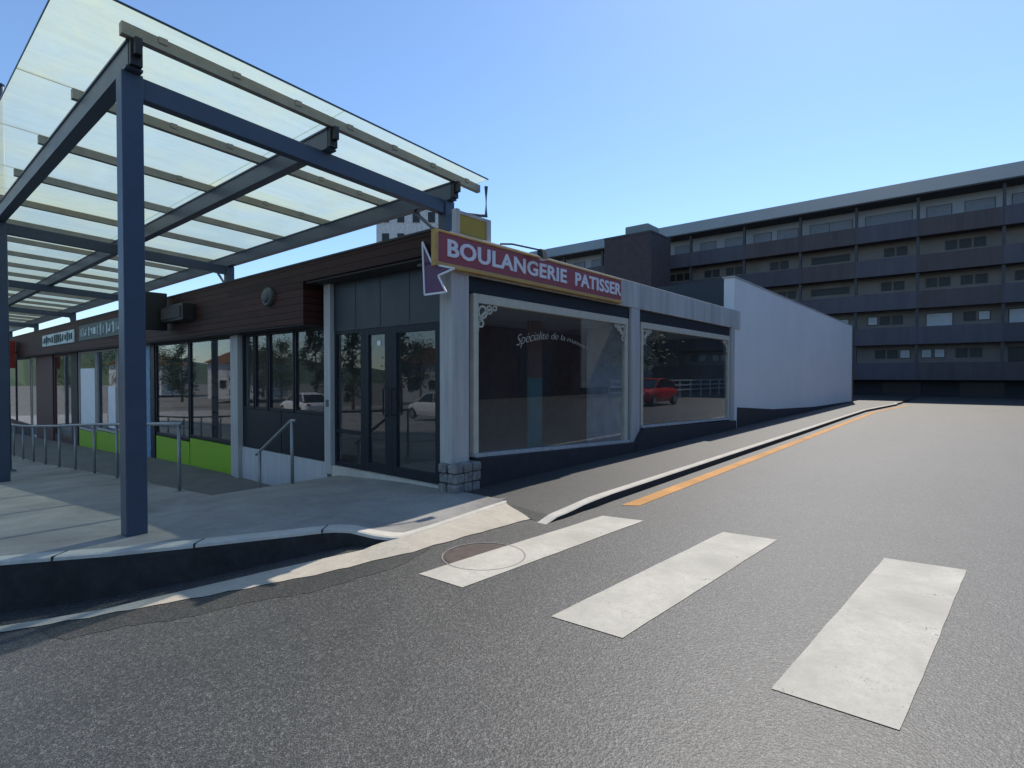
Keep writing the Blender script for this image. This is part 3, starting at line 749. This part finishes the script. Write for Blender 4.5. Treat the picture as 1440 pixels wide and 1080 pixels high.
MB().hexa([(a, s_e, zb(a)+.380), (b, s_e, zb(b)+.380), (b, s_e+.006, zb(b)+.380), (a, s_e+.006, zb(a)+.380), (a, s_e, zb(a)+.402), (b, s_e, zb(b)+.402), (b, s_e+.006, zb(b)+.402), (a, s_e+.006, zb(a)+.402)]).build('glass_edge', M['glassedge'], cn)
B(a-.008, a-.001, s_e+.007, SEND-2, zb(a)+.382, zb(a)+.401).build('glass_edge', M['glassedge'], cn)
for s_j in edges_s[1:5]:
    MB().hexa([(t_, s_j+d_, zb(t_)+z_) for z_ in (.383, .399) for t_, d_ in ((a, -.005), (b, -.005), (b, .005), (a, .005))]).build('glass_joint', M['glassedge'], cn)
# rear gutter along the back edge and the hanging post at the corner
m = MB(); m.tube([(1.33, .66, zb(1.3)+.34), (1.33, .66, zb(1.3)-.13), (.86, .8, zb(1.3)-.17)], .03, 8); m.build('downpipe', M['steel'], cn)

# tall slim post standing behind the second column
pt, ps_ = TS(-11.62, 12.5)
po = thing('pole', 'tall slim grey post behind the leftmost canopy column', 'pole', (pt, ps_, P(ps_)))
MB().tube([(pt, ps_, P(ps_)-.05), (pt, ps_, 4.0), (pt, ps_, 8.15)], .085, 14, .05).build('shaft', M['steel'], po, smooth=True)
MB().lathe([(.17, -.05), (.17, .02), (.11, .06)], (pt, ps_, P(ps_)), 'z', 18).build('base', M['steel'], po)
MB().lathe([(.06, 0), (.06, .03), (.02, .06)], (pt, ps_, 8.14), 'z', 14).build('cap', M['steel'], po)

# ------------------------------------------------------------------ railings
rl = thing('railing', 'long galvanised tube railing between plaza and lower walkway', 'railing', (-2.05, 3.68, P(3.68)))
ps = [3.68+1.55*k for k in range(15)]
MB().tube([(-2.12, s, P(s)+1.0) for s in frange(3.6, 25.4, .8)], .028, 10).build('rail', M['galv'], rl, smooth=True)
for s in ps:
    c = MB().tube([(-2.12, s, P(s)-.02), (-2.12, s, P(s)+.99)], .024, 10).build('post', M['galv'], rl, smooth=True)
    B(-2.19, -2.05, s-.07, s+.07, P(s)-.01, P(s)+.012).build('foot_plate', M['galv'], c)
hr = thing('handrail', 'short sloping handrail with two posts at the steps', 'handrail', (-.92, 2.62, -.1))
MB().tube([(-.92, 2.52, .865), (-.92, 2.64, .86), (-.92, 3.72, .27), (-.92, 3.8, .23)], .024, 10).build('rail', M['galv'], hr, smooth=True)
MB().tube([(-.92, 2.62, -.13), (-.92, 2.62, .86)], .026, 10).build('post', M['galv'], hr, smooth=True)
MB().tube([(-.92, 3.69, -.62), (-.92, 3.69, .28)], .026, 10).build('post', M['galv'], hr, smooth=True)

# ------------------------------------------------------------------ white shed
sh = thing('white_shed', 'long blank white rendered wall building beyond the bakery', 'building', (20, 4, 0))
B(11.30, 32.1, .0, .30, -.2, 4.42).build('wall', M['shedwhite'], sh)
B(11.32, 11.6, .31, 14, 3.0, 4.38).build('end_wall', M['navy'], sh)
B(11.6, 32.0, .31, 14, -.2, 4.30).build('body', M['navy'], sh)
slab_poly([(11.6, -.1), (31.9, -.1), (31.9, .04), (22, .16), (15.5, .36), (11.6, .60)], -.03, .0, 'plinth', M['plinthdark'], sh)
B(11.25, 32.15, -.02, .34, 4.422, 4.46).build('coping', M['concrete_wall'], sh)
MB().tube([(32.2, -.02, 0), (32.2, -.02, 4.4)], .05, 10).build('downpipe', M['apt_frame'], sh)

# ------------------------------------------------------------------ apartment building
ap = thing('apartment_building', 'long five storey apartment block with dark balcony bands and pale roof edge', 'building', (50, 5, 0))
T0 = 48.3; S0, S1 = -28.0, 37.0
FL = [1.5+2.82*k for k in range(5)]; TOP = 15.6
B(T0+1.5, T0+12, S0, S1, -.2, 12.8).build('wall', M['apt_wall'], ap)
B(T0+1.6, T0+11.9, S0+.1, S1-.1, 12.802, TOP+.1).build('wall', M['apt_top'], ap)
m = MB(); m.hexa([(T0-.5, S0-.5, TOP), (T0+13, S0-.5, TOP), (T0+13, S1+.5, TOP), (T0-.5, S1+.5, TOP), (T0-.5, S0-.5, TOP+.1), (T0+13, S0-.5, TOP+.1), (T0+13, S1+.5, TOP+.1), (T0-.5, S1+.5, TOP+.1)])
m.build('eave', M['apt_frame'], ap)
m = MB(); m.hexa([(T0-.55, S0-.5, TOP+.102), (T0+13, S0-.5, TOP+.102), (T0+13, S1+.5, TOP+.102), (T0-.55, S1+.5, TOP+.102), (T0+.6, S0-.3, TOP+1.45), (T0+12, S0-.3, TOP+1.45), (T0+12, S1+.3, TOP+1.45), (T0+.6, S1+.3, TOP+1.45)])
m.build('roof', M['apt_roof'], ap)
bays = [-28, -22.3, -17.2, -12.15, -7.1, -2.05, 2.1, 6.34, 11.14, 16.3, 21.4, 26.5, 31.7, 37.0]
rb = random.Random(11)
for s in bays[1:-1]:
    B(T0+.12, T0+.42, s-.10, s+.10, 1.3, TOP-.002).build('column', M['apt_frame'], ap)
for i in range(len(bays)-1):
    a, b = bays[i], bays[i+1]
    stair = abs(a-2.1) < .1
    for k, z in enumerate(FL):
        m = MB(); m.box(T0-.02, T0+1.5, a+.002, b-.002, z-.22, z)      # slab
        hh = 1.05+rb.uniform(-.02, .04)
        m.box(T0-.06, T0+.06, a+.003, b-.003, z-.30, z+hh)
        for q in frange(a+.02, b-.02, 1.0)[1:-1]: m.box(T0-.066, T0-.06, q-.008, q+.008, z-.25, z+hh-.05)
        m.build('balcony', M[rb.choice(('apt_balc', 'apt_balc', 'apt_balc_brown', 'apt_balc_dark'))], ap)
        # openings in the wall behind
        wz = z; tw = T0+1.5+(.1 if k == 4 else 0)
        if stair:
            sets = [(a+.7, b-.7, 1.55, 2.05)]
        else:
            sets = []
            n = rb.choice((2, 2, 3)); s = a+rb.uniform(.5, 1.4)
            for q in range(n): sets.append((s, s+.62, 1.50, 2.12)); s += .85
            if b-s > 1.8 and rb.random() < .75:
                s += .5; n2 = 2 if k > 1 else rb.choice((1, 2))
                if n2 == 1: sets.append((s, min(b-.4, s+1.6), .3, 2.15))
                else:
                    for q in range(2):
                        if s+.6 < b-.2: sets.append((s, s+.6, 1.5, 2.12)); s += .82
        if k == 4: sets = [(a+.5, a+2.2, .2, 2.2), (b-2.0, b-.5, .2, 2.2)]
        for (sa, sb_, za, zb_) in sets:
            pale = (k <= 1 and rb.random() < .35) or (sb_-sa > 1.2 and k == 1 and rb.random() < .6)
            f = B(tw-.05, tw+.02, sa-.05, sb_+.05, wz+za-.05, wz+zb_+.05).build('window', M['apt_frame'] if k < 4 else M['apt_balc'], ap)
            B(tw-.056, tw-.05, sa, sb_, wz+za, wz+zb_).build('pane', M['apt_shutter'] if pale else M['apt_topglass' if k == 4 else 'apt_win'], f)
B(T0+1.2, T0+1.49, S0, S1, -.2, 1.18).build('base_wall', M['apt_dark'], ap)
for s in frange(-26, 34, 5): B(T0+1.15, T0+1.199, s-1.3, s+1.3, -.15, 1.05).build('garage_door', M['black'], ap)

tw = thing('stair_tower', 'dark brown brick stair tower with grey cap before the apartment block', 'tower', (41.4, 22, 0))
tcx, tsx = TS(12.73, 50.0)
B(tcx, tcx+4.2, tsx, tsx+4.9, -.2, 14.7).build('wall', M['brick'], tw)
B(tcx-.05, tcx+4.25, tsx-.05, tsx+4.95, 14.702, 14.85).build('coping', M['apt_frame'], tw)
B(tcx+.6, tcx+3.0, tsx+.6, tsx+3.0, 14.852, 15.75).build('cap', M['apt_roof'], tw, bev=.1)

# distant pale block seen between roof and canopy
fx, fy = (575-720)/766*75, 75
fb = thing('distant_building', 'distant white block with dark windows seen over the fascia under the canopy', 'building', (fx, fy, 0), frame='W')
B(fx-4.4, fx+4.4, fy, fy+10, -1, 25.3).build('wall', M['farwhite'], fb)
for k in range(8):
    for j in range(4):
        zz = 24.0-2.9*k; xx = fx-3.7+2.1*j
        f = B(xx, xx+1.15, fy-.06, fy+.02, zz-1.6, zz).build('window', M['farwhite'], fb); B(xx+.08, xx+1.07, fy-.066, fy-.06, zz-1.52, zz-.08).build('pane', M['apt_win'], f)
B(fx-4.6, fx+4.6, fy-.2, fy+10.2, 25.302, 25.6).build('roof', M['apt_frame'], fb)

# ------------------------------------------------------------------ what the panes mirror: trees, cars, a fence
def tree(name, label, base, h, r, kind, seed, group):
    t = thing(name, label, 'tree', base, group, 'W')
    rr = random.Random(seed); x, y, z = base
    tm = MB(); tm.tube([(x, y, z-.1), (x+.05, y, z+h*.3), (x-.04, y+.05, z+h*.6), (x, y, z+h*.92)], .035*h*.6, 8, .02)
    for k in range(9):
        a = rr.uniform(0, 2*pi); zz = rr.uniform(.25, .8)*h; L = r*.7
        tm.tube([(x, y, z+zz), (x+cos(a)*L*.5, y+sin(a)*L*.5, z+zz+L*.3), (x+cos(a)*L, y+sin(a)*L, z+zz+L*.5)], .04, 5, .012)
    tm.build('trunk', M['bark'], t)
    m = MB(); n = 2600
    clumps = []
    for k in range(46):
        f = rr.random()
        if kind == 'conifer': zz = .12+.88*f; rad = r*(1-f)**.75*rr.uniform(.35, 1)+.08
        else: zz = .28+.70*f; rad = r*math.sqrt(max(0, 1-(2*f-.95)**2))*rr.uniform(.3, 1)
        a = rr.uniform(0, 2*pi); clumps.append((rad*cos(a), rad*sin(a), zz*h, rr.uniform(.22, .5)*r*(.8 if kind == 'conifer' else 1)))
    for k in range(n):
        cx, cy, cz, cr = rr.choice(clumps)
        p = Vector((x+cx+rr.gauss(0, cr*.45), y+cy+rr.gauss(0, cr*.45), z+cz+rr.gauss(0, cr*.45)))
        u = Vector((rr.gauss(0, 1), rr.gauss(0, 1), rr.gauss(0, 1))).normalized(); v = u.orthogonal().normalized()
        q = rr.uniform(.07, .15)*(h/7)
        m.add([p-u*q, p+v*q*.55, p+u*q, p-v*q*.55], [(0, 1, 2, 3)])
    m.build('crown', M['leaf_dark'] if kind == 'conifer' else M['leaf'], t, recalc=False)
TG = 'trees across the street mirrored in the shop windows'
tl = [(-20, 26.5, 8.2, 1.7, 'conifer'), (-21, 34, 7.0, 1.9, 'conifer'), (-22, 41.5, 8.5, 2.0, 'conifer'), (-24, 52, 6.4, 3.0, 'round'), (-26, 62, 6.5, 3.2, 'round'), (-30, 36, 6, 3.2, 'round'), (-19, 49, 6.5, 1.7, 'conifer'), (-33, 75, 7, 3.5, 'round'), (-22, 84, 7.5, 3.4, 'round'), (-24, 108, 8, 3.8, 'round'), (-20, 128, 7, 3.6, 'round'), (-19, 66, 7.5, 1.9, 'conifer')]
for i, (t, s, h, r, kd) in enumerate(tl):
    x, y, z = W(t, s, 0); z = zr(x)
    tree('conifer_tree' if kd == 'conifer' else 'broadleaf_tree', ('dark conifer mirrored in the shop fronts, %s' if kd == 'conifer' else 'round green tree mirrored in the shop fronts, %s') % ('first', 'second', 'third', 'near the pale house', 'beyond the white car', 'behind the conifers', 'fourth', 'past the pale house', 'between two pale houses', 'before the farthest house', 'farthest along the street', 'alone past the white cars')[i].replace('first', 'tallest slim one in the door glass').replace('second', 'short broad one in the side light').replace('third', 'broad tall one in the window bay').replace('fourth', 'slim one behind the white car'), (x, y, z), h, r, kd, i+1, TG)
for t, s, h, r, lb in ((36, -15.5, 8, 3.4, 'just before the sky gap'), (53, -15.5, 9, 3.8, 'just past the sky gap'), (60, -16, 8.2, 3.8, 'farthest up the road')):
    x, y, z = W(t, s, -.1)
    tree('broadleaf_tree', 'dense green roadside tree right of the picture, '+lb, (x, y, z), h, r, 'round', int(t), 'roadside trees mirrored in the bakery windows')
wh_ = thing('warehouse', 'added dark brown hall across the road, darkening the reflection in the first bakery window', 'building', (20, -22, -.1))  # unseen hall added to darken what the first window mirrors
B(-4, 34, -34, -20, -.2, 8).build('wall', M['redbrown'], wh_); B(-4.2, 34.2, -34.2, -19.7, 8.002, 8.3).build('roof', M['apt_frame'], wh_)
gh = thing('warehouse', 'pale grey hall across the road next to the dark brown one', 'building', (44, -22, -.1))
B(34.6, 53, -34, -20.2, .5, 8.6).build('wall', M['shedwhite'], gh); B(34.55, 53.05, -34, -20.1, -.2, .498).build('plinth', M['plinthdark'], gh); B(34.4, 53.2, -34.2, -19.9, 8.602, 8.9).build('roof', M['apt_frame'], gh)
for k in range(4): B(2+8*k, 6+8*k, -19.998, -19.95, -.1, 3.2).build('shutter_door', M['navy'], wh_)
def car(label, t, s, z, rot, paint):
    base = W(t, s, z)
    c = thing('parked_car', label, 'car', (0, 0, 0), None, 'W')
    st_ = [(-2.05, .45, .70, .62), (-1.95, .28, .86, .78), (-1.3, .22, .95, .86), (-.7, .22, .97, .88), (.4, .22, .97, .89), (1.1, .22, .94, .87), (1.75, .25, .80, .82), (2.02, .36, .62, .66)]
    def loft(stations, ringf):
        m = MB(); rings = [ringf(*q) for q in stations]; k = len(rings[0])
        for r_ in rings: m.v += r_
        for i in range(len(rings)-1):
            for j in range(k): m.f.append((i*k+j, i*k+(j+1) % k, (i+1)*k+(j+1) % k, (i+1)*k+j))
        m.f.append(tuple(range(k))); m.f.append(tuple((len(rings)-1)*k+j for j in range(k))); return m
    body = loft(st_, lambda x, z0, z1, hw: [(x, -hw*.9, z0), (x, -hw, lerp(z0, z1, .35)), (x, -hw*.98, lerp(z0, z1, .75)), (x, -hw*.88, z1), (x, hw*.88, z1), (x, hw*.98, lerp(z0, z1, .75)), (x, hw, lerp(z0, z1, .35)), (x, hw*.9, z0)])
    ob = body.build('body', paint, c, smooth=False, bev=.04)
    cab = [(-1.75, .93, 1.0, .72), (-1.35, .95, 1.36, .66), (-.5, .95, 1.47, .64), (.25, .95, 1.42, .64), (1.05, .93, .99, .70)]
    loft(cab, lambda x, z0, z1, hw: [(x, -hw-.06, z0), (x, -hw, z1-.02), (x, -hw*.85, z1), (x, hw*.85, z1), (x, hw, z1-.02), (x, hw+.06, z0)]).build('glasshouse', M['carglass'], c)
    loft([(-1.40, 1.36, 1.385, .62), (-.5, 1.47, 1.49, .63), (.28, 1.42, 1.44, .62)], lambda x, z0, z1, hw: [(x, -hw, z0), (x, -hw*.9, z1), (x, hw*.9, z1), (x, hw, z0)]).build('roof', paint, c)
    pil = MB()
    for sy in (-1, 1):
        pil.tube([(1.03, sy*.74, .95), (.25, sy*.645, 1.43)], .03, 6); pil.tube([(-.5, sy*.70, .95), (-.5, sy*.65, 1.46)], .03, 6); pil.tube([(-1.72, sy*.74, .97), (-1.36, sy*.66, 1.37)], .04, 6)
    pil.build('window_pillars', paint, c)
    for x in (-1.28, 1.28):
        for sy in (-1, 1):
            wh = MB().lathe([(.2, -.1), (.31, -.1), (.33, -.06), (.33, .06), (.31, .1), (.2, .1)], (x, sy*.79, .33), 'y', 24).build('wheel', M['tyre'], c)
            MB().lathe([(.19, -.105), (.05, -.112), (.19, .105)][:2]+[(.05, .112), (.19, .105)], (x, sy*.79, .33), 'y', 20).build('rim', M['rim'], wh)
    for sy in (-1, 1):
        B(1.86, 2.0, sy*.45-.14, sy*.45+.14, .60, .72).build('headlight', M['lamp'], c, bev=.02)
        B(-2.04, -1.93, sy*.55-.1, sy*.55+.1, .66, .82).build('tail_light', plain('tail_lamp', (.4, .01, .01), .2), c, bev=.02)
    c.location = base; c.rotation_euler = (0, 0, TH+rot); return c
car('red car parked at the right edge, mirrored in the second bakery window', 23.2, -8.3, -.1, pi, M['carred'])
xw, yw, _ = W(-13, 27.5); car('white car across the street mirrored in the green shop windows', -13, 27.5, zr(xw), pi/2+.1, M['carwhite'])
xw, yw, _ = W(-14.5, 15.5); car('white car across the street mirrored in the door glass', -15.5, 17.5, zr(xw), pi/2+.1, M['carwhite'])
fe = thing('fence', 'white rail fence right of the road mirrored behind the red car', 'fence', (30, -11, -.1))
for t in frange(23.4, 50, 2.05): B(t-.04, t+.04, -11.04, -10.96, -.1, 1.25).build('post', M['apt_shutter'], fe)
m = MB()
for z in (.45, .8, 1.15): m.box(23.4, 50, -10.955, -10.92, z, z+.1)
m.build('rail', M['apt_shutter'], fe)
def house(t, s_, w_, h_, label):
    xh, yh, _ = W(t, s_); z = zr(xh)-.1
    ho = thing('house', label, 'house', (xh, yh, z), 'houses across the street', 'W')
    B(xh-w_, xh+w_, yh-5, yh+5, z-.5, z+h_).build('wall', M['farwhite'], ho)
    MB().prism([(xh-w_-.5, yh-5.6, z+h_), (xh-w_-.5, yh+5.6, z+h_), (xh-w_-.5, yh, z+h_+2.5)], (2*w_+1, 0, 0)).build('roof', M['tiles'], ho)
    n_ = int(w_/1.7)
    for k in range(n_):
        x_ = xh-w_+1.2+3.2*k
        f = B(x_, x_+1.3, yh-5.06, yh-4.98, z+1.2, z+2.7).build('window', M['apt_shutter'], ho); B(x_+.08, x_+1.22, yh-5.07, yh-5.06, z+1.28, z+2.62).build('pane', M['apt_win'], f)
        f = B(xh+w_-.02, xh+w_+.06, yh-4+3*k, yh-2.8+3*k, z+1.2, z+2.7).build('window', M['apt_shutter'], ho); B(xh+w_+.06, xh+w_+.07, yh-3.92+3*k, yh-2.88+3*k, z+1.28, z+2.62).build('pane', M['apt_win'], f)
M['tiles'] = plain('clay_tile_roof', (.28, .12, .07), .8)
house(-52, 60, 7, 5.0, 'widest pale house across the street mirrored in the shop windows')
house(-40, 95, 6, 5.6, 'taller pale house across the street beyond the wide one')
house(-36, 135, 6.5, 6.0, 'farthest pale house down the street')
house(-60, 30, 5, 3.2, 'lowest pale house across the street behind the conifers')

hm = []
for k in range(61):
    a = R(-45-184*k/60); rr = 420
    h = 16+9*sin(k*.37)+6*sin(k*.93+1)+3*sin(k*2.1)
    hm.append([(cos(a)*r_, sin(a)*r_, z) for r_, z in ((330, -3.3), (380, h*.6), (460, h), (700, -3.3))])
grid(hm).build('hills', foliage('wooded_hills', (.05, .075, .03)), frame='W')['kind'] = 'structure'
